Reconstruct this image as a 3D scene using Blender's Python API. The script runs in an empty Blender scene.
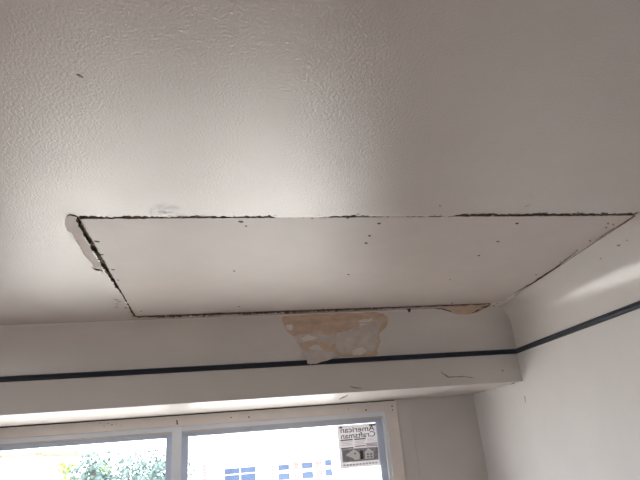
import bpy, bmesh, math, random
from mathutils import Vector, Matrix
from mathutils.geometry import tessellate_polygon

random.seed(7)
scene = bpy.context.scene
col = scene.collection

# ------------------------------------------------------------------ camera
CAM_Z = 1.60
FPX, PITCH, YAW, ROLL = 519.55, 1.9558, -0.1861, -0.0845
ROT = Matrix.Rotation(YAW, 3, 'Z') @ Matrix.Rotation(PITCH, 3, 'X') @ Matrix.Rotation(ROLL, 3, 'Z')
CAM = Vector((0, 0, CAM_Z))
cam_data = bpy.data.cameras.new('camera')
cam_data.sensor_width = 36.0
cam_data.lens = FPX / 640.0 * 36.0
cam_data.clip_start = 0.02
cam = bpy.data.objects.new('camera', cam_data)
cam.location = CAM
cam.rotation_euler = ROT.to_euler()
col.objects.link(cam)
scene.camera = cam

# ------------------------------------------------------------------ light
SKY = 5.5
world = bpy.data.worlds.new('world')
scene.world = world
world.use_nodes = True
bg = world.node_tree.nodes['Background']
bg.inputs['Color'].default_value = (0.97, 0.955, 1.0, 1)
bg.inputs['Strength'].default_value = SKY

sun_data = bpy.data.lights.new('sun', 'SUN')
sun_data.energy = 9.0
sun_data.angle = math.radians(1.5)
sun_data.color = (1.0, 0.96, 0.9)
sun = bpy.data.objects.new('sun', sun_data)
sun.rotation_euler = Vector((-0.9, 0.25, -1.0)).to_track_quat('-Z', 'Y').to_euler()
sun.location = (10, -8, 14)
col.objects.link(sun)

scene.view_settings.view_transform = 'Standard'
scene.view_settings.look = 'None'
scene.view_settings.gamma = 1.0
scene.view_settings.use_curve_mapping = False
scene.view_settings.exposure = 0.64

# ------------------------------------------------------------------ dimensions (metres)
H = 2.52                       # flat ceiling
YS, YW, XW = 3.896, 4.82, 2.253   # soffit face, window wall, right wall
ZR = CAM_Z + 0.615             # rail / foot of the cove
ZB = CAM_Z + 0.384             # underside of the soffit
XL, YR = -2.95, -2.35          # left wall, rear wall
AX, AY = 0.235, 0.280          # cove widths
XF, YF = XW - AX, YS - AY      # where the flat ceiling ends
BC = H - ZR

# ------------------------------------------------------------------ pixel helpers
def ray(px, py):
    return ROT @ Vector((px - 320.0, -(py - 240.0), -FPX))
def on(px, py, axis, val):
    d = ray(px, py)
    return CAM + d * ((val - CAM[axis]) / d[axis])
def on_ceil(px, py):
    return on(px, py, 2, H)
def ax_at(y):
    """width of the right cove: its upper edge runs along the patched joint"""
    t = max(-0.25, min(1.0, (y - 1.96) / (3.5 - 1.96)))
    return 0.338 + (AX - 0.338) * t
QR = 1.4                       # the right cove turns down quickly, then runs almost upright
def cove_off(z, a, q=1.0):
    """distance of the cove surface from its wall at height z"""
    if z <= ZR: return 0.0
    k = min(1.0, (z - ZR) / BC)
    return a * (1 - math.sqrt(max(0.0, 1 - k * k))) ** q
def on_soffit(px, py):
    """ray on the coved face over the windows (cove, then face)"""
    d = ray(px, py).normalized()
    lo, hi = 0.5, 8.0
    for _ in range(60):
        m = (lo + hi) / 2
        p = CAM + d * m
        if p.z > H or p.y > YS - cove_off(p.z, AY): hi = m
        else: lo = m
    return CAM + d * lo
def on_right(px, py):
    d = ray(px, py).normalized()
    lo, hi = 0.5, 8.0
    for _ in range(60):
        m = (lo + hi) / 2
        p = CAM + d * m
        if p.z > H or p.x > XW - cove_off(p.z, ax_at(p.y), QR): hi = m
        else: lo = m
    return CAM + d * lo

# ------------------------------------------------------------------ object helpers
def link(name, me, mat=None, parent=None):
    o = bpy.data.objects.new(name, me)
    col.objects.link(o)
    if mat is not None: me.materials.append(mat)
    if parent is not None: o.parent = parent
    return o
def tag(o, label=None, cat=None, group=None, kind=None):
    if label: o['label'] = label
    if cat: o['category'] = cat
    if group: o['group'] = group
    if kind: o['kind'] = kind
    return o
def empty(name, loc=(0, 0, 0)):
    o = bpy.data.objects.new(name, None)
    o.empty_display_size = 0.1
    o.location = loc
    col.objects.link(o)
    bpy.context.view_layer.update()
    return o
def mesh(name, verts, faces, mat, parent=None, smooth=False):
    me = bpy.data.meshes.new(name)
    off = Vector((0, 0, 0))
    if parent is not None: off = parent.location
    me.from_pydata([tuple(Vector(v) - off) for v in verts], [], faces)
    me.update()
    if smooth:
        for p in me.polygons: p.use_smooth = True
    return link(name, me, mat, parent)
def from_bm(name, bm, mat, parent=None, smooth=False):
    me = bpy.data.meshes.new(name)
    if parent is not None:
        bmesh.ops.translate(bm, vec=-parent.location, verts=bm.verts)
    bm.to_mesh(me); bm.free()
    if smooth:
        for p in me.polygons: p.use_smooth = True
    return link(name, me, mat, parent)
def bm_box(bm, a, b, bevel=0.0):
    r = bmesh.ops.create_cube(bm, size=1.0)
    vs = r['verts']
    a = Vector(a); b = Vector(b)
    for v in vs:
        v.co = Vector([a[i] if v.co[i] < 0 else b[i] for i in range(3)])
    if bevel > 0:
        es = list({e for v in vs for e in v.link_edges})
        bmesh.ops.bevel(bm, geom=es, offset=bevel, segments=2, affect='EDGES', profile=0.5)
def box(name, a, b, mat, parent=None, bevel=0.0):
    bm = bmesh.new(); bm_box(bm, a, b, bevel)
    return from_bm(name, bm, mat, parent)
def boxes(name, lst, mat, parent=None, bevel=0.0):
    bm = bmesh.new()
    for a, b in lst: bm_box(bm, a, b, bevel)
    return from_bm(name, bm, mat, parent)
def prism(name, pts, n, depth, mat, parent=None):
    """flat outline extruded by depth along n"""
    n = Vector(n) * depth
    N = len(pts)
    tri = tessellate_polygon([[Vector(p) for p in pts]])
    vs = [Vector(p) for p in pts] + [Vector(p) + n for p in pts]
    fs = [tuple(t) for t in tri] + [tuple(N + i for i in reversed(t)) for t in tri]
    fs += [(i, (i + 1) % N, N + (i + 1) % N, N + i) for i in range(N)]
    o = mesh(name, vs, fs, mat, parent)
    bm = bmesh.new(); bm.from_mesh(o.data)
    bmesh.ops.recalc_face_normals(bm, faces=bm.faces)
    bm.to_mesh(o.data); bm.free()
    return o

# ------------------------------------------------------------------ materials
def new_mat(name):
    m = bpy.data.materials.new(name); m.use_nodes = True
    nt = m.node_tree
    return m, nt, nt.nodes['Principled BSDF']
def noise(nt, scale, detail=4, rough=0.55, coord='Object', vec=None):
    t = nt.nodes.new('ShaderNodeTexNoise')
    t.inputs['Scale'].default_value = scale
    t.inputs['Detail'].default_value = detail
    t.inputs['Roughness'].default_value = rough
    if vec is None:
        tc = nt.nodes.new('ShaderNodeTexCoord'); vec = tc.outputs[coord]
    nt.links.new(vec, t.inputs['Vector'])
    return t
def ramp(nt, src, stops):
    r = nt.nodes.new('ShaderNodeValToRGB')
    el = r.color_ramp.elements
    while len(el) < len(stops): el.new(0.5)
    for e, (p, c) in zip(el, stops):
        e.position = p; e.color = (*c, 1)
    nt.links.new(src, r.inputs['Fac'])
    return r
def srgb(r, g, b):
    f = lambda c: (c / 255 / 12.92) if c / 255 <= 0.04045 else ((c / 255 + 0.055) / 1.055) ** 2.4
    return (f(r), f(g), f(b))
def mul(c, k): return tuple(min(1, x * k) for x in c)
def paint(name, c, rough=0.5, spec=0.5, var=0.06, vscale=2.5, bump=0.0, bscale=60.0, bdist=0.002, stains=()):
    m, nt, b = new_mat(name)
    n = noise(nt, vscale, 5)
    r = ramp(nt, n.outputs['Fac'], [(0.3, mul(c, 1 - var)), (0.7, mul(c, 1 + var))])
    colour = r.outputs['Color']
    tc = nt.nodes.new('ShaderNodeTexCoord')
    for (cx, cy, cz, rx, ry, rz, s, sc, scol) in stains:
        mp = nt.nodes.new('ShaderNodeMapping'); mp.vector_type = 'TEXTURE'
        mp.inputs['Location'].default_value = (cx, cy, cz)
        mp.inputs['Scale'].default_value = (rx, ry, rz)
        nt.links.new(tc.outputs['Object'], mp.inputs['Vector'])
        ln = nt.nodes.new('ShaderNodeVectorMath'); ln.operation = 'LENGTH'
        nt.links.new(mp.outputs['Vector'], ln.inputs[0])
        sn = noise(nt, sc, 4, 0.6, vec=tc.outputs['Object'])
        a = nt.nodes.new('ShaderNodeMath'); a.operation = 'SUBTRACT'; a.inputs[0].default_value = 1.25
        nt.links.new(ln.outputs['Value'], a.inputs[1])
        mm = nt.nodes.new('ShaderNodeMath'); mm.operation = 'MULTIPLY'; mm.use_clamp = True
        nt.links.new(a.outputs[0], mm.inputs[0])
        rr = ramp(nt, sn.outputs['Fac'], [(0.30, (0, 0, 0)), (0.75, (1, 1, 1))])
        nt.links.new(rr.outputs['Color'], mm.inputs[1])
        k = nt.nodes.new('ShaderNodeMath'); k.operation = 'MULTIPLY'; k.use_clamp = True
        k.inputs[1].default_value = s
        nt.links.new(mm.outputs[0], k.inputs[0])
        mx = nt.nodes.new('ShaderNodeMix'); mx.data_type = 'RGBA'
        nt.links.new(k.outputs[0], mx.inputs['Factor'])
        nt.links.new(colour, mx.inputs['A'])
        mx.inputs['B'].default_value = (*scol, 1)
        colour = mx.outputs['Result']
    nt.links.new(colour, b.inputs['Base Color'])
    b.inputs['Roughness'].default_value = rough
    b.inputs['Specular IOR Level'].default_value = spec
    if bump > 0:
        bn = noise(nt, bscale, 3, 0.6)
        bp = nt.nodes.new('ShaderNodeBump')
        bp.inputs['Strength'].default_value = bump
        bp.inputs['Distance'].default_value = bdist
        nt.links.new(bn.outputs['Fac'], bp.inputs['Height'])
        nt.links.new(bp.outputs['Normal'], b.inputs['Normal'])
    return m

CREAM = (0.72, 0.678, 0.662)
dirt = (0.10, 0.08, 0.07)
def st(p, rx, ry, s, sc=60, c=dirt): return (p.x, p.y, p.z, rx, ry, 0.05, s, sc, c)
ceil_stains = [st(on_ceil(167, 214), 0.06, 0.09, 1.6, 22)]
M = {}
M['ceiling'] = paint('ceiling paint', (0.63, 0.573, 0.548), rough=0.23, spec=1.0, var=0.03, bump=0.5, bscale=135, bdist=0.004, stains=ceil_stains)
_b = M['ceiling'].node_tree.nodes['Principled BSDF']
_b.inputs['Coat Weight'].default_value = 0.5     # glossy top coat
_b.inputs['Coat Roughness'].default_value = 0.2
M['ceiling'].node_tree.links.new(_b.inputs['Normal'].links[0].from_socket, _b.inputs['Coat Normal'])
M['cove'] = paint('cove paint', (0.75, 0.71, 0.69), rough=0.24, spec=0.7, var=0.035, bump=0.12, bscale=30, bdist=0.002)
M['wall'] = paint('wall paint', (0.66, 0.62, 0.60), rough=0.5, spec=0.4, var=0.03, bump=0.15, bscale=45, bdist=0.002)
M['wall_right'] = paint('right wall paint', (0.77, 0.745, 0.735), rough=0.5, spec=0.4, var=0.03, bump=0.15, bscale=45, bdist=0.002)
M['picture_white'] = paint('picture white', (0.9, 0.9, 0.9), rough=0.9, spec=0.1, var=0.02)
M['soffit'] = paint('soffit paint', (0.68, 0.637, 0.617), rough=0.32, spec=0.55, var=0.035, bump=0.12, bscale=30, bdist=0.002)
M['panel'] = paint('panel primer', (0.61, 0.545, 0.517), rough=0.45, spec=0.7, var=0.03, vscale=5, bump=0.05, bscale=50,
                   stains=[st(on_ceil(168, 222), 0.06, 0.1, 0.45, 22), st(on_ceil(505, 238), 0.06, 0.06, 1.0, 40),
                           st(on_ceil(345, 248), 0.16, 0.1, 0.15, 30), st(on_ceil(88, 224), 0.05, 0.06, 1.6, 40)])
M['rail'] = paint('navy rail paint', (0.014, 0.020, 0.036), rough=0.4, spec=0.4, var=0.15, vscale=8)
M['casing'] = paint('casing paint', (0.82, 0.76, 0.72), rough=0.45, spec=0.45, var=0.04, vscale=6)
M['sash'] = paint('shaded sash vinyl', (0.58, 0.65, 0.79), rough=0.4, spec=0.4, var=0.02)  # darker copy of the frame vinyl, with the recess shade in its colour
M['vinyl'] = paint('window frame vinyl', (0.82, 0.86, 0.93), rough=0.4, spec=0.4, var=0.02)
M['cavity'] = paint('dusty lath', (0.10, 0.08, 0.065), rough=0.95, spec=0.1, var=0.3, vscale=20)
M['slit_backing'] = paint('slit backing brown', (0.30, 0.24, 0.19), rough=0.95, spec=0.1, var=0.35, vscale=25)  # brown for the strips added to lighten the slits
M['dark'] = paint('dark gap', (0.035, 0.027, 0.022), rough=0.9, spec=0.1, var=0.3, vscale=40)
M['screw'] = paint('dark screw head', (0.07, 0.055, 0.05), rough=0.6, spec=0.3, var=0.2, vscale=30)
M['rust'] = paint('rusty nail', (0.16, 0.075, 0.04), rough=0.8, spec=0.2, var=0.3, vscale=60)
M['tan'] = paint('bare brown plaster', (0.62, 0.475, 0.375), rough=0.9, spec=0.1, var=0.14, vscale=14, bump=0.3, bscale=40)
M['torn'] = paint('torn grey paper', (0.62, 0.56, 0.53), rough=0.9, spec=0.1, var=0.10, vscale=18, bump=0.2, bscale=50)
M['flake'] = paint('chalky plaster', (0.76, 0.70, 0.68), rough=0.9, spec=0.1, var=0.05, vscale=18, bump=0.2, bscale=50)
M['chip'] = paint('brown chipped paint', (0.34, 0.28, 0.24), rough=0.9, spec=0.1, var=0.25, vscale=40)
M['plaster'] = paint('plaster edge', (0.20, 0.165, 0.14), rough=0.95, spec=0.1, var=0.3, vscale=40, bump=0.4, bscale=80)  # darkened so the edges inside the slits carry painted shade
M['floor'] = paint('oak floor', (0.22, 0.16, 0.115), rough=0.4, spec=0.4, var=0.2, vscale=4)
M['white'] = paint('white siding', (0.86, 0.86, 0.85), rough=0.7, spec=0.2, var=0.02)
M['brick'] = paint('pink brick', (0.33, 0.15, 0.145), rough=0.9, spec=0.1, var=0.15, vscale=12)
M['exterior'] = paint('exterior stucco', (0.7, 0.68, 0.64), rough=0.9, spec=0.1)
M['ground'] = paint('pale concrete', (0.62, 0.60, 0.56), rough=0.9, spec=0.1, var=0.08, vscale=1.0)
M['roof'] = paint('brown roof', (0.28, 0.20, 0.15), rough=0.9, spec=0.1, var=0.15, vscale=6)
M['eave'] = paint('tan eave', (0.16, 0.115, 0.085), rough=0.8, spec=0.1, var=0.1)
M['bark'] = paint('grey bark', (0.16, 0.14, 0.13), rough=0.95, spec=0.1, var=0.3, vscale=14)
M['leaf'] = paint('blue green leaves', (0.085, 0.135, 0.13), rough=0.55, spec=0.4, var=0.3, vscale=6)
M['leaf_yellow'] = paint('yellow green leaves', (0.22, 0.30, 0.05), rough=0.6, spec=0.3, var=0.25, vscale=6)
M['house_glass'] = paint('far window glass', (0.022, 0.045, 0.10), rough=0.3, spec=0.5, var=0.3, vscale=2.5)
M['house_blind'] = paint('far window blind', (0.05, 0.075, 0.13), rough=0.6, spec=0.2, var=0.05)
M['ink'] = paint('grey black ink', (0.09, 0.085, 0.09), rough=0.8, spec=0.1, var=0.1)
M['ink_grey'] = paint('grey ink', (0.36, 0.36, 0.40), rough=0.8, spec=0.1, var=0.3, vscale=40)
M['ink_red'] = paint('faded red ink', (0.28, 0.16, 0.15), rough=0.8, spec=0.1, var=0.1)
M['ink_light'] = paint('pale ink', (0.36, 0.36, 0.38), rough=0.8, spec=0.1, var=0.1)

def translucent(name, c, t=0.5):
    m, nt, b = new_mat(name)
    b.inputs['Base Color'].default_value = (*c, 1)
    b.inputs['Roughness'].default_value = 0.8
    tr = nt.nodes.new('ShaderNodeBsdfTranslucent')
    tr.inputs['Color'].default_value = (*c, 1)
    mx = nt.nodes.new('ShaderNodeMixShader'); mx.inputs[0].default_value = t
    nt.links.new(b.outputs[0], mx.inputs[1]); nt.links.new(tr.outputs[0], mx.inputs[2])
    nt.links.new(mx.outputs[0], nt.nodes['Material Output'].inputs['Surface'])
    return m
M['paper'] = translucent('white label paper', (0.62, 0.60, 0.61), 0.5)
def glass(name):
    m, nt, b = new_mat(name)
    nt.nodes.remove(b)
    tr = nt.nodes.new('ShaderNodeBsdfTransparent'); tr.inputs[0].default_value = (0.96, 0.98, 0.98, 1)
    gl = nt.nodes.new('ShaderNodeBsdfGlossy'); gl.inputs['Roughness'].default_value = 0.02
    lw = nt.nodes.new('ShaderNodeLayerWeight'); lw.inputs['Blend'].default_value = 0.5   # facing term, alike on both sides of the pane
    pw = nt.nodes.new('ShaderNodeMath'); pw.operation = 'POWER'; pw.inputs[1].default_value = 5.0
    nt.links.new(lw.outputs['Facing'], pw.inputs[0])
    fr = nt.nodes.new('ShaderNodeMath'); fr.operation = 'MULTIPLY_ADD'; fr.inputs[1].default_value = 0.9; fr.inputs[2].default_value = 0.035
    nt.links.new(pw.outputs[0], fr.inputs[0])
    mx = nt.nodes.new('ShaderNodeMixShader')
    nt.links.new(fr.outputs[0], mx.inputs[0]); nt.links.new(tr.outputs[0], mx.inputs[1]); nt.links.new(gl.outputs[0], mx.inputs[2])
    nt.links.new(mx.outputs[0], nt.nodes['Material Output'].inputs['Surface'])
    return m
M['glass'] = glass('window glass')

# ------------------------------------------------------------------ the ceiling with its cut-out
def jag(p0, p1, n, amp, seed):
    r = random.Random(seed)
    out = []
    for i in range(n):
        t = (i + (r.uniform(-.3, .3) if i else 0)) / n
        p = p0.lerp(p1, t)
        d = (p1 - p0).normalized()
        q = Vector((-d.y, d.x, 0)) * (r.uniform(-amp, amp) if i else 0)
        out.append(p + q)
    return out
# panel corners: near left, near right, far right, far left (seen looking up)
PA, PB, PC, PD = on_ceil(80, 219.6), on_ceil(634, 216), on_ceil(504, 303), on_ceil(135.5, 316.4)
PANEL_Z = H + 0.002
def edge_profile(pa, pb, keys, n, seed, side):
    """outline of the cut-out: panel edge pushed out by a gap that follows keys [(t, gap)]"""
    r = random.Random(seed)
    d = (pb - pa).normalized(); nrm = Vector((d.y, -d.x, 0)) * side
    out = []
    for i in range(n + 1):
        t = i / n
        for (t0, g0), (t1, g1) in zip(keys, keys[1:]):
            if t0 <= t <= t1:
                g = g0 + (g1 - g0) * (t - t0) / max(1e-6, t1 - t0)
        g = max(0.0015, g * (1 + .22 * math.sin(i * .37 + seed) * math.sin(i * .131)) * r.uniform(0.6, 1.3) + r.uniform(-.002, .002))
        out.append(pa.lerp(pb, t) + nrm * g)
    return out
near = edge_profile(PA, PB, [(0, .036), (.06, .030), (.14, .022), (.24, .026), (.30, .028), (.31, .005), (.40, .006), (.42, .024), (.47, .022), (.48, .010), (.62, .010), (.64, .030), (.8, .036), (.9, .034), (1, .036)], 260, 1, 1)
right = edge_profile(PB, PC, [(0, .004), (.2, .002), (.42, .0015), (.5, .008), (.75, .012), (.85, .003), (1, .002)], 150, 2, 1)
far = edge_profile(PC, PD, [(0, .006), (.04, .026), (.3, .040), (.45, .058), (.62, .064), (.75, .050), (.9, .056), (1, .034)], 240, 3, 1)
leftg = edge_profile(PD, PA, [(0, .010), (.2, .008), (.3, .006), (.4, .017), (.6, .020), (.85, .022), (1, .026)], 140, 4, 1)
hole = near[:-1] + right[1:-1] + far[1:-1] + leftg[1:-1]
hole = [Vector((min(p.x, XW - ax_at(p.y) - .001), min(p.y, YF - .002), H)) for p in hole]
outer = [Vector((XL + .2, YR, H)), Vector((XW - ax_at(YR), YR, H)), Vector((XW - ax_at(1.575), 1.575, H)), Vector((XF, 3.5, H)), Vector((XF, YF, H)), Vector((XL + .2, YF, H))]
tris = tessellate_polygon([outer, hole])
allp = outer + hole
fs = []
for t in tris:
    a, b, c = (allp[i] for i in t)
    fs.append(tuple(t) if (b - a).cross(c - a).z < 0 else tuple(reversed(t)))
ceiling = mesh('ceiling', allp, fs, M['ceiling'])
tag(ceiling, 'cream textured plaster ceiling with a long rectangular cut-out', kind='structure')
# the broken edge of the cut-out (15 mm of plaster)
n = len(hole)
lip_v = hole + [p + Vector((random.uniform(-.003, .003), random.uniform(-.003, .003), .018)) for p in hole]
mesh('cut_edge', lip_v, [(i, (i + 1) % n, n + (i + 1) % n, n + i) for i in range(n)], M['plaster'], ceiling)
# upper side of the cavity
box('lath_deck', (XL - .1, YR - .1, H + .14), (XW + .1, YW + .1, H + .20), M['cavity'], ceiling)
for k in range(6):
    x = PA.x + .12 + k * .44
    box('ceiling_joist', (x, PA.y - .3, PANEL_Z + .013), (x + .04, YF - .01, H + .14), M['cavity'], ceiling)

for (p, q, w) in ((PA, PB, .05), (PD, PC, .06), (PA, PD, .045)):  # strips added behind the slits only to make them look less black
    d = (q - p).normalized(); nn = Vector((-d.y, d.x, 0)) * w
    a4 = [p - nn, q - nn, q + nn, p + nn]
    prism('slit_backing_strip', [Vector((v.x, v.y, H + .021)) for v in a4], (0, 0, 1), .03, M['slit_backing'], ceiling)

# coves (right, over the windows, left)
NT = 20
def cove(name, side, mat, parent):
    vs, fs2 = [], []
    segs = 1
    for i in range(NT + 1):
        t = i / NT * math.pi / 2
        z = ZR + BC * math.cos(t)
        ox, oy = AX * (1 - math.sin(t)) ** QR, AY * (1 - math.sin(t))
        ol = .2 * (1 - math.sin(t))
        if side == 'right': a, b = Vector((XW - ox, YR, z)), Vector((XW - ox, YS - oy, z))
        elif side == 'back': a, b = Vector((XW - ox, YS - oy, z)), Vector((XL + ol, YS - oy, z))
        else: a, b = Vector((XL + ol, YS - oy, z)), Vector((XL + ol, YR, z))
        vs += [a, b]
    for i in range(NT):
        fs2.append((2 * i, 2 * i + 1, 2 * i + 3, 2 * i + 2))
    o = mesh(name, vs, fs2, mat, parent, smooth=True)
    return o
def cove_right():
    st_y = [YR, 0.5, 1.575, 2.2, 2.9, 3.5, None]
    vs, f2 = [], []
    for i in range(NT + 1):
        t = i / NT * math.pi / 2
        z = ZR + BC * math.cos(t); k = 1 - math.sin(t)
        for y in st_y:
            if y is None: vs.append(Vector((XW - AX * k ** QR, YS - AY * k, z)))
            else: vs.append(Vector((XW - ax_at(y) * k ** QR, y, z)))
    W = len(st_y)
    for i in range(NT):
        for j in range(W - 1):
            f2.append((i * W + j, i * W + j + 1, (i + 1) * W + j + 1, (i + 1) * W + j))
    return mesh('cove', vs, f2, M['cove'], ceiling, smooth=True)
cove_r = cove_right()
cove_b = cove('cove', 'back', M['soffit'], ceiling)
cove('cove', 'left', M['cove'], ceiling)

# ------------------------------------------------------------------ walls, soffit, floor
T = .15
def struct(o, label=None): return tag(o, label, kind='structure')
TOP = H + .2
wall_right = struct(box('wall_right', (XW, YR - T, -.1), (XW + T, YW + T, TOP), M['wall_right']), 'cream painted wall on the right running into the window bay')
WX0, WX1 = -2.08, 1.405           # opening for the two windows
WZ0 = 0.50
WZ1 = on(200, 431, 1, YW).z        # head of the opening
wall_back = struct(boxes('wall_back', [((XL, YW, -.1), (WX0, YW + T, TOP)), ((WX1, YW, -.1), (XW, YW + T, TOP)),
                                       ((WX0, YW, -.1), (WX1, YW + T, WZ0)), ((WX0, YW, WZ1), (WX1, YW + T, TOP))], M['wall']))
soffit = struct(box('wall_soffit', (XL, YS, ZB), (XW, YW, ZR), M['soffit']), 'dropped cream wall face above the window bay')
LW = (0.2, 1.9)                    # window of the left wall (y range)
wall_left = struct(boxes('wall_left', [((XL - T, YR - T, -.1), (XL, LW[0], TOP)), ((XL - T, LW[1], -.1), (XL, YW + T, TOP)),
                                       ((XL - T, LW[0], -.1), (XL, LW[1], .75)), ((XL - T, LW[0], 2.1), (XL, LW[1], TOP))], M['wall']))
wall_front = struct(box('wall_front', (XL, YR - T, -.1), (XW, YR, TOP), M['wall']))
floor = struct(box('floor', (XL - T, YR - T, -.2), (XW + T, YW + T, 0), M['floor']))
# oak boards on the floor
for k in range(26):
    x0 = XL + k * .2
    box('floor_board', (x0 + .002, YR, 0), (min(x0 + .198, XW), YW, .012), M['floor'], floor)
# upper closing of the wall space above the soffit
box('soffit_blocking', (XL, YS + .02, ZR), (XW, YW, H + .14), M['cavity'], soffit)

# ------------------------------------------------------------------ navy picture rail
def rail(name, axis, label):
    # profile: distance from wall, height
    prof = [(0, -.017), (.012, -.017), (.018, -.012), (.020, -.004), (.018, .003), (.022, .008), (.022, .014), (.014, .020), (0, .021)]
    N = len(prof); vs = []
    for d, h in prof:
        if axis == 'back': vs += [Vector((XL, YS - d, ZR + h)), Vector((XW - d, YS - d, ZR + h))]
        else: vs += [Vector((XW - d, YS - d, ZR + h)), Vector((XW - d, YR, ZR + h))]
    f2 = [(2 * i, 2 * i + 1, 2 * i + 3, 2 * i + 2) for i in range(N - 1)]
    return struct(mesh(name, vs, f2, M['rail']), label)
rail_b = rail('trim_1', 'back', 'narrow navy picture rail along the wall face above the windows')
rail_r = rail('trim_2', 'right', 'narrow navy picture rail along the right wall')

# ------------------------------------------------------------------ the drywall panel
def inset_outline(pa, pb, n, seed):
    return [p for p in jag(pa, pb, n, .0028, seed)]
po = inset_outline(PA, PB, 200, 11) + inset_outline(PB, PC, 120, 12) + inset_outline(PC, PD, 200, 13) + inset_outline(PD, PA, 120, 14)
po = [Vector((p.x, p.y, PANEL_Z)) for p in po]
pc = (PA + PB + PC + PD) / 4; pc.z = PANEL_Z
panel = empty('drywall_panel', pc)
tag(panel, 'long flat drywall panel screwed into the ceiling cut-out', 'panel')
board = prism('board', po, (0, 0, 1), .0127, M['panel'], panel)
board.data.materials.append(M['plaster'])          # raw, dusty cut edges, darkened further to paint in the slit's shade
for f in board.data.polygons:
    if abs(f.normal.z) < .5: f.material_index = 1

def dot(name, p, nrm, r, h, mat, parent, seed=0, stretch=1.0, jit=.25):
    """small round head or knocked-in hole: irregular low dome sitting on a surface"""
    rr = random.Random(seed)
    nrm = Vector(nrm).normalized()
    u = nrm.orthogonal().normalized(); v = nrm.cross(u)
    K = 9; ring = []; ring2 = []
    for i in range(K):
        a = i / K * 2 * math.pi
        q = r * rr.uniform(1 - jit, 1 + jit)
        d = u * math.cos(a) * q * stretch + v * math.sin(a) * q
        ring.append(p + d - nrm * .0005); ring2.append(p + d * .7 + nrm * h)
    vs = ring + ring2 + [p + nrm * h * .6]
    f2 = [(i, (i + 1) % K, K + (i + 1) % K, K + i) for i in range(K)] + [(K + i, K + (i + 1) % K, 2 * K) for i in range(K)]
    return mesh(name, vs, f2, mat, parent)
DN = Vector((0, 0, -1))
for i, (x, y, r) in enumerate([(97, 241.5, 2.0), (102, 254.5, 1.3), (113, 269.5, 1.4), (118, 280, 1.2), (234, 271, 1.4), (348.5, 274.5, 1.3), (241, 221.8, 2.1), (246, 226, 1.2),
                               (379, 223.5, 1.8), (369.5, 235.8, 1.6), (366, 243, 1.7), (479, 255.5, 1.6), (517, 223.5, 1.8), (450, 279.5, 1.0), (239, 306.5, 1.4), (323, 309, 1.2),
                               (141, 311, 1.3), (577, 251, 1.6), (536, 274.8, 1.5), (498, 241.5, 1.6)]):
    if i == 17: continue
    p = on(x, y, 2, PANEL_Z)
    dot('screw', p, DN, r * .0048, .0015, M['screw'], panel, i, 1.4)

# ------------------------------------------------------------------ damage drawn on the surfaces (real flakes, tears, crumbs)
def surf_patch(name, pix, surf, normal_off, mat, parent, step=3.0, rough=0.6, seed=0, sub=4):
    """ragged outline in the photograph laid on the surface it damages, with thickness"""
    rr = random.Random(seed)
    pts = []
    for i in range(len(pix)):
        a = Vector(pix[i]); b = Vector(pix[(i + 1) % len(pix)])
        for k in range(sub):
            q = a.lerp(b, k / sub)
            pts.append((q.x + (rr.uniform(-rough, rough) if k else 0), q.y + (rr.uniform(-rough, rough) if k else 0)))
    bm = bmesh.new()
    bm.faces.new([bm.verts.new((x, y, 0)) for x, y in pts])
    ys = [p[1] for p in pts]
    y = min(ys) + step
    while y < max(ys):
        bmesh.ops.bisect_plane(bm, geom=bm.verts[:] + bm.edges[:] + bm.faces[:], plane_co=(0, y, 0), plane_no=(0, 1, 0))
        y += step
    bmesh.ops.triangulate(bm, faces=bm.faces)
    top = {}
    for v in bm.verts:
        p = surf(v.co.x, v.co.y)
        v.co = p + (CAM - p).normalized() * normal_off
    r = bmesh.ops.extrude_face_region(bm, geom=bm.faces[:])
    for v in [g for g in r['geom'] if isinstance(g, bmesh.types.BMVert)]:
        v.co = v.co + (v.co - CAM).normalized() * normal_off * 1.6
    bmesh.ops.recalc_face_normals(bm, faces=bm.faces)
    return from_bm(name, bm, mat, parent)
def crack(name, pix, widths, surf, mat, parent, off=.0015, seed=0, rough=.35):
    """thin dark split: a strip following the pixel line, pixel widths along it"""
    rr = random.Random(seed)
    P = []
    for i in range(len(pix) - 1):
        a, b = Vector(pix[i]), Vector(pix[i + 1])
        k = max(2, int((b - a).length / 3))
        for j in range(k):
            t = j / k
            P.append((a.lerp(b, t), widths[i] * (1 - t) + widths[i + 1] * t))
    P.append((Vector(pix[-1]), widths[-1]))
    up, dn = [], []
    for i, (p, w) in enumerate(P):
        q = P[min(i + 1, len(P) - 1)][0] - P[max(i - 1, 0)][0]
        nn = Vector((-q.y, q.x)).normalized()
        w *= rr.uniform(.6, 1.3)
        j = nn * rr.uniform(-rough, rough)
        up.append(p + j + nn * w / 2); dn.append(p + j - nn * w / 2)
    vs = []
    for q in up + dn:
        s = surf(q.x, q.y); vs.append(s + (CAM - s).normalized() * off)
    N = len(up)
    f2 = [(i, i + 1, N + i + 1, N + i) for i in range(N - 1)]
    return mesh(name, vs, f2, mat, parent)

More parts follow.
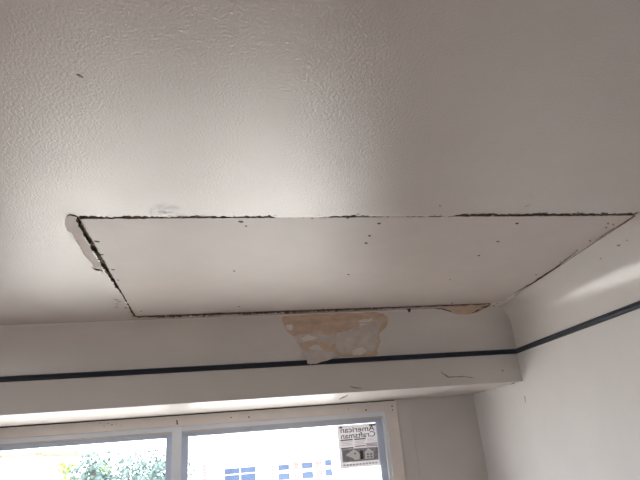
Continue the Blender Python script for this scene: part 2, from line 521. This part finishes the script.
# big peeled patch over the window: brown coat, grey torn paper, chalky flecks
peel = surf_patch('bare_plaster', [(282.5, 316), (300, 315), (330, 313.5), (352, 313), (372, 312), (384, 313.5), (388.5, 318), (387, 325), (382, 331), (379, 334), (380.5, 343), (377, 349), (378.5, 354), (374, 356.5),
                                   (350, 357), (340, 356), (330, 359), (320, 362), (309, 363.5), (307, 359), (302, 350), (296, 341), (291, 335), (286, 330), (283, 324)],
                  on_soffit, .0015, M['tan'], cove_b, seed=21)
peel['label'] = 'ragged peeled patch of brown plaster'
surf_patch('torn_paper', [(337, 333), (346, 331), (358, 326), (366, 321), (376, 319), (381, 323), (378, 331), (377, 340), (376, 347), (372, 352), (362, 353.5), (350, 354), (341, 353), (336, 347), (335, 339)], on_soffit, .0026, M['torn'], cove_b, seed=22)
surf_patch('torn_paper', [(292, 336), (304, 334), (318, 334.5), (334, 335), (334.5, 343), (330, 345), (320, 341), (310, 341), (300, 343), (296, 341)], on_soffit, .0026, M['torn'], cove_b, seed=23)
surf_patch('chalk_fleck', [(300, 338), (308, 335), (318, 337), (312, 340), (303, 341)], on_soffit, .0034, M['flake'], cove_b, seed=24)
surf_patch('chalk_fleck', [(310, 347), (316, 344), (320, 346), (324, 351), (318, 355), (312, 358), (308, 353)], on_soffit, .0034, M['flake'], cove_b, seed=25)
surf_patch('chalk_fleck', [(286, 325), (291, 324), (293, 328), (290, 331), (287, 329)], on_soffit, .0034, M['flake'], cove_b, seed=26)
surf_patch('chalk_fleck', [(352, 350), (362, 347), (367, 351), (360, 355), (353, 355)], on_soffit, .0034, M['flake'], cove_b, seed=27)
surf_patch('chalk_fleck', [(357, 322), (364, 319), (374, 318), (370, 322), (361, 326)], on_soffit, .0034, M['flake'], cove_b, seed=28)
# torn tongue of paper hanging over the rail
surf_patch('paper_tongue', [(302.5, 352), (312, 350), (322, 351), (334, 352), (339, 355.5), (330, 359.5), (320, 362.3), (311, 364.5), (307.5, 363.5), (306, 358)],
           lambda x, y: on(x, y, 1, YS - .026), .001, M['torn'], cove_b, seed=29)
# the small hanging chip next to the corner
surf_patch('bare_plaster', [(437, 307.5), (452, 306), (468, 305), (482, 304.5), (492, 304), (484, 309), (477, 313), (466, 314.5), (455, 314), (452, 311)], on_soffit, .003, M['tan'], cove_b, seed=30)
crack('dark_split', [(435, 308.6), (444, 309.2), (453, 312.6)], [.4, 1.6, .4], on_soffit, M['dark'], cove_b, .005, seed=31)
crack('dark_split', [(472, 313.2), (480, 309), (490, 305)], [.4, 2.2, .5], on_soffit, M['dark'], cove_b, .005, seed=32)
surf_patch('crumb', [(406.5, 308.6), (411, 308.4), (410.5, 311.5), (409, 312.6), (407.6, 310.5)], on_soffit, .004, M['dark'], cove_b, seed=33, sub=1)
# crack and nicks low on the soffit face
crack('dark_split', [(441, 371.5), (445, 375), (449, 377.6), (456, 376.6), (464, 376.6), (474, 377.6)], [.5, 1.1, 1.5, .9, 1.2, .3], on_soffit, M['chip'], soffit, seed=34)
crack('dark_split', [(350, 386.3), (356, 387.6), (362, 388)], [.7, 1.3, .4], on_soffit, M['chip'], soffit, seed=35)
dot('nail_hole', on_soffit(502.5, 370.5), (0, -1, 0), .007, .001, M['plaster'], soffit, 36)
dot('nail_hole', on_soffit(452, 303), (0, -1, -.2), .005, .001, M['plaster'], cove_b, 37)
# bare strip beside the left slit, with the shell of paint broken off
strip = surf_patch('bare_plaster', [(66, 216), (73, 215), (76, 219), (78, 226), (85.5, 240), (93, 253), (100, 265), (105, 273), (100, 271), (94, 269.5), (93, 263), (87, 258), (82, 250), (78, 243), (74, 236), (72, 232), (66.5, 231), (65, 223)],
                   on_ceil, .0012, M['flake'], ceiling, seed=40, rough=1.1)
crack('dark_split', [(91.5, 267.2), (96, 269.6), (103, 271)], [.5, 1.8, .4], on_ceil, M['dark'], ceiling, .003, seed=41)
crack('dark_split', [(72, 233), (75, 239), (80, 247), (84, 254), (90, 262)], [.3, .7, .5, .8, .4], on_ceil, M['plaster'], ceiling, .002, seed=42)
crack('dark_split', [(66, 217), (70, 214.6), (77, 216.6), (80.5, 222), (78.5, 227)], [.4, 1.0, 1.8, 2.0, 1.0], on_ceil, M['dark'], ceiling, .003, seed=43)
for i, (x, y, r) in enumerate([(115.5, 299.5, .010), (119, 301.5, .008), (117, 304, .007), (79, 75.5, .004), (82, 77, .003), (440, 205.8, .004), (197, 215.5, .006), (358, 214, .004)]):
    dot('paint_chip', on_ceil(x, y), DN, r, .002, M['chip'], ceiling, 50 + i, 1.3, .5)
crack('dark_split', [(355, 216), (359, 213.5)], [.5, .4], on_ceil, M['plaster'], ceiling, seed=44)
crack('dark_split', [(525, 206.5), (531, 205)], [.8, .5], on_ceil, M['plaster'], ceiling, seed=45)
# crumbs of plaster clinging to the slits
for i, (x, y) in enumerate([(117, 307), (126, 308), (133.5, 316), (129, 312), (196, 217), (490, 213.5), (493, 215.6), (578, 213.2), (470, 216), (312, 218.5), (348, 218)]):
    rr = random.Random(600 + i); s = rr.uniform(1.2, 2.4)
    pts = [(x + math.cos(a) * s * rr.uniform(.6, 1.3), y + math.sin(a) * s * .6 * rr.uniform(.6, 1.2)) for a in [k / 7 * 6.283 for k in range(7)]]
    surf_patch('crumb', pts, on_ceil, .003 + .002 * rr.random(), M['plaster'] if i % 3 else M['chip'], ceiling, seed=i, sub=1)
# loose shreds of paint along the slits
rs = random.Random(77)
def along(a, b, t): return (a[0] + (b[0] - a[0]) * t, a[1] + (b[1] - a[1]) * t)
for (a, b, cnt, dy) in (((84, 217.5), (630, 214.5), 26, 1.2), ((80, 221), (132, 313), 12, .8), ((140, 317), (495, 304), 20, 1.0)):
    for k in range(cnt):
        x, y = along(a, b, rs.random()); y += rs.uniform(-dy, dy)
        s0 = rs.uniform(.6, 1.9)
        pts = [(x + math.cos(an) * s0 * rs.uniform(.5, 1.5), y + math.sin(an) * s0 * .45 * rs.uniform(.5, 1.2)) for an in [q / 6 * 6.283 for q in range(6)]]
        surf_patch('paint_shred', pts, on_ceil, rs.uniform(.002, .006), M[rs.choice(['chip', 'plaster', 'flake', 'plaster'])], ceiling, seed=k, sub=1)
# patched joint with the right cove: filler smears, chips
for i, (x, y, r) in enumerate([(618.5, 245.2, .009), (600.5, 258.5, .005), (627, 240, .004), (608, 223.5, .006), (606, 227.5, .007), (613, 224.5, .005), (590, 241, .006), (577, 250.5, .007), (560, 262, .004)]):
    dot('paint_chip', on_right(x, y), (-.5, 0, -.86), r, .002, M['chip'], cove_r, 80 + i, 1.3, .5)
crack('dark_split', [(635, 216), (622, 225), (606, 233), (596, 240)], [1.0, .7, .8, .4], on_right, M['plaster'], cove_r, .003, seed=46)
surf_patch('filler_smear', [(632, 219), (639, 214), (640, 218), (631, 226), (626, 228), (622, 226)], on_right, .0012, M['panel'], cove_r, seed=47)
crack('dark_split', [(576, 251.5), (560, 264.5), (546, 274), (533, 283), (514, 293)], [.3, .9, 1.5, 1.3, .4], on_right, M['dark'], cove_r, .003, seed=48)
surf_patch('filler_smear', [(486, 306), (494, 302.5), (503, 301), (511, 296), (516, 294), (510, 300), (503, 305), (495, 307)], on_soffit, .002, M['flake'], cove_b, seed=49)
for i, (x, y, r) in enumerate([(494, 305.5, .008), (497, 303, .006), (505, 303.5, .005)]):
    dot('paint_chip', on_soffit(x, y), (0, -.5, -.86), r, .002, M['chip'], cove_b, 95 + i, 1.4, .5)
crack('dark_split', [(524.5, 396), (525.5, 403)], [.7, .4], on_right, M['plaster'], wall_right, seed=50)
crack('dark_split', [(514.5, 383), (507, 386.5), (499, 389), (478, 393.5)], [1.4, .7, .5, .3], lambda x, y: on(x, y, 2, ZB), M['plaster'], soffit, seed=51)

crack('dark_split', [(339, 399), (343, 397.4), (348, 395.3)], [1.0, 1.5, .8], lambda x, y: on(x, y, 2, ZB), M['chip'], soffit, seed=53)
# ------------------------------------------------------------------ windows
def wp(x, y, Y=YW): return on(x, y, 1, Y)
CY = YW - .018                       # face of the casing boards
cz_top = ZB - .008
ch_low = wp(200, 424.8, CY).z        # lower edge of head casing
jx0 = wp(389, 440, CY).x; jx1 = wp(401, 440, CY).x
WZT = ch_low
head = box('trim_3', (WX0 - .11, CY, ch_low), (jx1, YW, cz_top), M['casing'], None, .003)
struct(head, 'cream head casing board over the two windows')
jamb = box('trim_4', (jx0, CY, WZ0 - .1), (jx1, YW, ch_low), M['casing'], None, .003)
struct(jamb, 'cream side casing board right of the window')
struct(box('trim_5', (WX0 - .11, CY, WZ0 - .1), (WX0, YW, ch_low), M['casing'], None, .003))
struct(box('trim_6', (WX0 - .13, CY - .05, WZ0 - .03), (jx0, YW + .02, WZ0), M['casing'], None, .004), 'cream window sill board')
# plain batten where the wall was patched beside the casing
bx0 = wp(412, 420).x
struct(box('trim_7', (bx0, YW - .006, .0), (bx0 + .012, YW, wp(412, 409).z), M['wall'], None, .002), 'thin painted strip on the wall beside the window')
# dark strip painting in the shadow of the gap above the head casing
box('gap_shadow_strip', (WX0 - .11, YW - .004, cz_top), (jx1 - .01, YW, ZB), M['dark'], wall_back)
for i, (x, y, r) in enumerate([(100, 423, .004), (104, 426, .004), (108, 423.5, .004), (112, 425, .005), (116, 424, .004), (121, 425.5, .003), (231, 417.5, .006), (249, 417, .007), (348.5, 409, .004), (366, 410, .008), (392, 406, .008), (392.5, 410, .006)]):
    dot('nail', Vector((wp(x, y, CY).x, CY, wp(x, y, CY).z)), (0, -1, 0), r, .003, M['rust'], head, 200 + i)
crack('nail', [(177, 420), (177.4, 424.5)], [1.4, 1.6], lambda x, y: wp(x, y, CY), M['screw'], head, .004, seed=60)

mx0 = wp(172, 445).x; mx1 = wp(181.5, 445).x
zh = wp(200, 429.6).z                # underside of the outer frame
GZT = wp(290, 429, YW + .06).z       # top edge of the glass
def window(name, x0, x1, label):
    w = empty(name, ((x0 + x1) / 2, YW + .03, WZ0))
    struct(w, label)
    fy0, fy1 = YW - .004, YW + .10
    ft = .034
    boxes('frame', [((x0, fy0, zh), (x1, fy1, WZT + .0)), ((x0, fy0, WZ0), (x1, fy1, WZ0 + .04)),
                    ((x0, fy0, WZ0 + .04), (x0 + ft, fy1, zh)), ((x1 - ft, fy0, WZ0 + .04), (x1, fy1, zh))], M['vinyl'], w, .002)
    sy0, sy1 = YW + .035, YW + .075
    s = .058
    sx0, sx1, sz0, sz1 = x0 + ft, x1 - ft, WZ0 + .04, zh
    boxes('sash', [((sx0, sy0, GZT), (sx1, sy1, sz1)), ((sx0, sy0, sz0), (sx1, sy1, sz0 + s)),
                   ((sx0, sy0, sz0 + s), (sx0 + s, sy1, GZT)), ((sx1 - s, sy0, sz0 + s), (sx1, sy1, GZT))], M['sash'], w, .002)
    box('glazing', (sx0 + s - .006, YW + .054, sz0 + s - .006), (sx1 - s + .006, YW + .058, GZT + .006), M['glass'], w)
    return (sx0 + s, sx1 - s)
gl_l = window('window_1', WX0, (mx0 + mx1) / 2, 'window with pale blue grey frame showing a tree outside')
gl_r = window('window_2', (mx0 + mx1) / 2, jx0 + .004, 'window with pale blue grey frame and a paper label on its glass')
struct(box('trim_8', (mx0, YW - .012, WZ0), (mx1, YW - .004, WZT), M['vinyl'], None, .002), 'pale mullion strip between the two windows')

def plain_window(name, a, b, axis):
    c = (Vector(a) + Vector(b)) / 2
    w = empty(name, c); struct(w)
    t = .05; lst = []
    (x0, y0, z0), (x1, y1, z1) = a, b
    if axis == 'x':
        lst = [((x0, y0, z0), (x1, y1, z0 + t)), ((x0, y0, z1 - t), (x1, y1, z1)), ((x0, y0, z0 + t), (x0 + t, y1, z1 - t)), ((x1 - t, y0, z0 + t), (x1, y1, z1 - t)), ((c.x - t / 2, y0, z0 + t), (c.x + t / 2, y1, z1 - t))]
        g = ((x0 + t, c.y - .002, z0 + t), (x1 - t, c.y + .002, z1 - t))
    else:
        lst = [((x0, y0, z0), (x1, y1, z0 + t)), ((x0, y0, z1 - t), (x1, y1, z1)), ((x0, y0, z0 + t), (x1, y0 + t, z1 - t)), ((x0, y1 - t, z0 + t), (x1, y1, z1 - t))]
        g = ((c.x - .002, y0 + t, z0 + t), (c.x + .002, y1 - t, z1 - t))
    boxes('frame', lst, M['vinyl'], w, .002)
    box('glazing', *g, M['glass'], w)
plain_window('window_3', (XL - .1, LW[0], .75), (XL - .03, LW[1], 2.1), 'y')
def portal(name, loc, rot, sx, sy):
    l = bpy.data.lights.new(name, 'AREA'); l.shape = 'RECTANGLE'; l.size = sx; l.size_y = sy
    l.cycles.is_portal = True
    o = bpy.data.objects.new(name, l); o.location = loc
    o.rotation_euler = Vector(rot).to_track_quat('-Z', 'Y').to_euler(); col.objects.link(o)
portal('portal_bay', ((WX0 + WX1) / 2, YW + .16, (WZ0 + WZ1) / 2), (0, -1, 0), WX1 - WX0, WZ1 - WZ0)
portal('portal_side', (XL - .16, sum(LW) / 2, 1.425), (1, 0, 0), LW[1] - LW[0], 1.35)

# ------------------------------------------------------------------ paper label stuck on the glass (read from behind: mirrored)
LY = YW + .0535
l_tl, l_tr, l_br, l_bl = wp(338, 427.5, LY), wp(376.5, 424, LY), wp(380.5, 465.5, LY), wp(341.5, 469, LY)
lx0, lx1 = (l_tl.x + l_bl.x) / 2, (l_tr.x + l_br.x) / 2
lx0 -= .010; lx1 += .006
lz1, lz0 = (l_tl.z + l_tr.z) / 2, (l_bl.z + l_br.z) / 2
lz1 += .012
LWd, LHt = lx1 - lx0, lz1 - lz0
label = empty('window_label', ((lx0 + lx1) / 2, LY, lz0))
tag(label, 'paper label with mirrored black lettering stuck on the window glass', 'label')
box('sheet', (lx0, LY - .0006, lz0), (lx1, LY, lz1), M['paper'], label)
def lp(u, v, d=.0): return Vector((lx0 + u * LWd, LY - .0008 - d, lz1 - v * LHt))
def lrect(name, u0, v0, u1, v1, mat, d=0.0):
    a, b = lp(u0, v1, d), lp(u1, v0, d)
    return box(name, (a.x, a.y - .0003, a.z), (b.x, a.y, b.z), mat, label)
def lpoly(name, uv, mat, d=.0006):
    return prism(name, [lp(u, v, d) for u, v in uv], (0, -1, 0), .0003, mat, label)
def text(name, body, u0, u1, v_base, height, mat, d=0.0004):
    cu = bpy.data.curves.new(name, 'FONT'); cu.body = body; cu.size = 1.0; cu.resolution_u = 3; cu.offset = .012
    tmp = bpy.data.objects.new('tmp', cu); col.objects.link(tmp)
    bpy.context.view_layer.update()
    me = bpy.data.meshes.new_from_object(tmp.evaluated_get(bpy.context.evaluated_depsgraph_get()))
    bpy.data.objects.remove(tmp)
    xs = [v.co.x for v in me.vertices]; w0, w1 = min(xs), max(xs)
    base = lp(u0, v_base, d)
    for v in me.vertices:
        s = 1 - (v.co.x - w0) / (w1 - w0)            # mirrored
        v.co = Vector((lx0 + (u0 + (u1 - u0) * s) * LWd, base.y, base.z + v.co.y / .73 * height * LHt)) - label.location
    me.materials.clear()
    return link(name, me, mat, label)
text('lettering', 'American', .08, .93, .175, .135, M['ink'])
text('lettering', 'Craftsman', .08, .93, .315, .135, M['ink'])
lrect('print_mark', .06, .025, .13, .07, M['ink'])
lrect('print_mark', .80, .02, .97, .06, M['ink'])
for u0, u1 in ((.06, .36), (.40, .68)):
    lrect('print_bar', u0, .335, u1, .365, M['ink'])
    for k, v in enumerate((.39, .425, .46)):
        lrect('print_line', u0 + .02, v, u1 - .03 * (k % 2) - .02, v + .014, M['ink_light'])
for k, v in enumerate((.35, .38, .41, .47)):
    lrect('print_line', .72, v, .94 - .06 * (k % 2), v + .01, M['ink_light'])
lrect('print_bar', .06, .525, .36, .55, M['ink'])
lrect('print_bar', .40, .50, .66, .525, M['ink_red'])
for v in (.46, .49, .52): lrect('print_line', .68, v, .95, v + .018, M['ink_red'])
lrect('picture', .07, .56, .95, .86, M['ink_grey'])
lpoly('picture_house', [(.15, .70), (.36, .575), (.44, .62), (.50, .70), (.48, .82), (.36, .82), (.32, .78)], M['picture_white'])
lpoly('picture_house', [(.60, .68), (.72, .575), (.86, .68), (.84, .68), (.84, .82), (.62, .82), (.62, .68)], M['picture_white'])
for (u, v) in ((.36, .66), (.67, .70), (.75, .70), (.67, .76), (.75, .76)):
    lrect('picture_pane', u, v, u + .05, v + .035, M['ink_light'], .001)
lrect('picture_trees', .51, .62, .58, .82, M['ink'], .0006)
for k in range(11):
    u = .08 + k * .078
    lrect('print_mark', u, .905, u + .045, .945, M['ink_light'])

# ------------------------------------------------------------------ outside
GZ = -.55
ground = struct(box('ground', (-60, -40, GZ - .2), (60, 70, GZ), M['ground']))
# house across the street
HY = 22.0
def hp(x, y): return on(x, y, 1, HY)
hx0, hx1 = hp(196, 470).x, hp(384, 470).x + 4
hz1 = hp(290, 440).z + .6
house = empty('house', ((hx0 + hx1) / 2, HY, GZ))
tag(house, 'white house with blue windows and pink brick piers across the street', 'house')
box('wall', (hx0, HY, GZ), (hx1, HY + 7, hz1), M['white'], house)
prism('roof', [(hx0 - .5, HY - .5, hz1), (hx0 - .5, HY + 7.5, hz1), (hx0 - .5, HY + 3.5, hz1 + 1.6)], (1, 0, 0), hx1 - hx0 + 1, M['roof'], house)
def hwin(x0, y0, x1, y1, drop, lites, split):
    a, b = hp(x0, y0), hp(x1, y1)
    z1 = a.z; z0 = z1 - drop
    fr = boxes('window', [((a.x - .04, HY - .05, z1), (b.x + .04, HY, z1 + .05)), ((a.x - .04, HY - .05, z0 - .05), (b.x + .04, HY, z0)),
                          ((a.x - .04, HY - .05, z0), (a.x, HY, z1)), ((b.x, HY - .05, z0), (b.x + .04, HY, z1))], M['white'], house)
    W = (b.x - a.x) / lites
    for k in range(lites):
        q0, q1 = a.x + k * W + .025, a.x + (k + 1) * W - .025
        def pane(c0, c1, mat):
            o = box('pane', (q0, HY - .03, c0), (q1, HY - .005, c1), mat, None)
            o.parent = fr; o.matrix_parent_inverse = Matrix.Identity(4)
            o.location = -house.location
            return o
        zs = z1 - split
        gp = .06 if lites == 1 else .02
        pane(zs + gp, z1, M['house_glass']); pane(z0, zs - gp, M['house_blind'] if lites == 1 else M['house_glass'])
hwin(224, 469, 256, 466.5, 1.4, 2, .22)
hwin(277.5, 465, 289.5, 463.5, .55, 1, .26)
hwin(301, 462.8, 312.8, 461.5, .58, 1, .28)
hwin(324, 460, 331.5, 459.2, .58, 1, .28)
for (x0, x1, y) in ((203, 206.5, 464.5), (271, 273.5, 462.5), (293.5, 298.5, 461.5), (315.5, 321.5, 460)):
    a, b = hp(x0, y), hp(x1, y)
    pier_top = a.z; kk = 0
    zz = GZ
    while zz < pier_top - .02:
        o = box('brick', (a.x, HY - .09, zz + .008), (b.x, HY, min(zz + .11, pier_top)), M['brick'], house); zz += .12
# tan eave of the neighbouring house at the far left
NY = 13.0
e0 = on(-70, 460, 1, NY); e1 = on(42, 453.5, 1, NY)
nz = on(20, 456.5, 1, NY).z
nb = empty('neighbour_house', ((e0.x + e1.x) / 2, NY, GZ))
tag(nb, 'pale house with a tan roof edge at the far left outside', 'house')
box('wall', (e0.x - 3, NY + .4, GZ), (e1.x - .3, NY + 5, nz), M['white'], nb)
box('eave', (e0.x - 3, NY, nz), (e1.x, NY + 5.2, nz + .07), M['eave'], nb)
prism('roof', [(e0.x - 3, NY, nz + .07), (e0.x - 3, NY + 5.2, nz + .07), (e0.x - 3, NY + 2.6, nz + .4)], (1, 0, 0), e1.x - e0.x + 3, M['white'], nb)

def tube(bm, p0, p1, r0, r1, K=7):
    d = (p1 - p0).normalized(); u = d.orthogonal().normalized(); v = d.cross(u)
    A = [bm.verts.new(p0 + (u * math.cos(i / K * 6.2832) + v * math.sin(i / K * 6.2832)) * r0) for i in range(K)]
    B = [bm.verts.new(p1 + (u * math.cos(i / K * 6.2832) + v * math.sin(i / K * 6.2832)) * r1) for i in range(K)]
    for i in range(K): bm.faces.new((A[i], A[(i + 1) % K], B[(i + 1) % K], B[i]))
def plant(name, base, top_z, rad, nleaf, leaf, mat, label, cat, nbr, trunk_r, seed, low=.25):
    rr = random.Random(seed)
    base = Vector(base); t = empty(name, base); tag(t, label, cat)
    hgt = top_z - base.z
    bm = bmesh.new()
    tips = []
    fork = base + Vector((.05, 0, hgt * .35))
    tube(bm, base, fork, trunk_r, trunk_r * .7)
    for k in range(nbr):
        a = k / nbr * 6.2832 + rr.uniform(-.3, .3)
        mid = fork + Vector((math.cos(a) * rad * .35, math.sin(a) * rad * .35, hgt * rr.uniform(.15, .3)))
        tube(bm, fork, mid, trunk_r * .55, trunk_r * .35)
        for j in range(4):
            b = a + rr.uniform(-.9, .9)
            tip = mid + Vector((math.cos(b) * rad * rr.uniform(.2, .6), math.sin(b) * rad * rr.uniform(.2, .6), hgt * rr.uniform(-.05, .3)))
            tip.z = min(tip.z, top_z - .08)
            tube(bm, mid, tip, trunk_r * .3, trunk_r * .1, 5); tips += [tip, mid.lerp(tip, .6)]
    from_bm('trunk', bm, M['bark'], t)
    vs, f2 = [], []
    for i in range(nleaf):
        c = rr.choice(tips) + Vector((rr.gauss(0, rad * .17), rr.gauss(0, rad * .17), rr.gauss(0, rad * .14)))
        if c.z > top_z: c.z = top_z - rr.random() * .1
        d = Vector((rr.gauss(0, 1), rr.gauss(0, 1), rr.gauss(0, .7) - .3)).normalized(); u = d.orthogonal().normalized()
        u = (Matrix.Rotation(rr.random() * 6.28, 3, d) @ u)
        L = leaf * rr.uniform(.7, 1.3)
        k = len(vs)
        vs += [c, c + d * L * .5 + u * L * .28, c + d * L, c + d * L * .5 - u * L * .28]
        f2.append((k, k + 1, k + 2, k + 3))
    o = mesh('foliage', vs, f2, mat, t)
    o['kind'] = 'stuff'
TY = 9.5
tc_ = on(128, 470, 1, TY)
plant('garden_tree', (tc_.x, TY, GZ), on(130, 449, 1, TY).z, .85, 7000, .075, M['leaf'], 'small blue green leafy tree outside the left window', 'tree', 7, .06, 5)
bc_ = on(80, 470, 1, 11.0)
plant('shrub', (bc_.x, 11.0, GZ), on(80, 454, 1, 11.0).z, .50, 7000, .07, M['leaf_yellow'], 'yellow green shrub beside the small tree outside', 'shrub', 6, .03, 9)
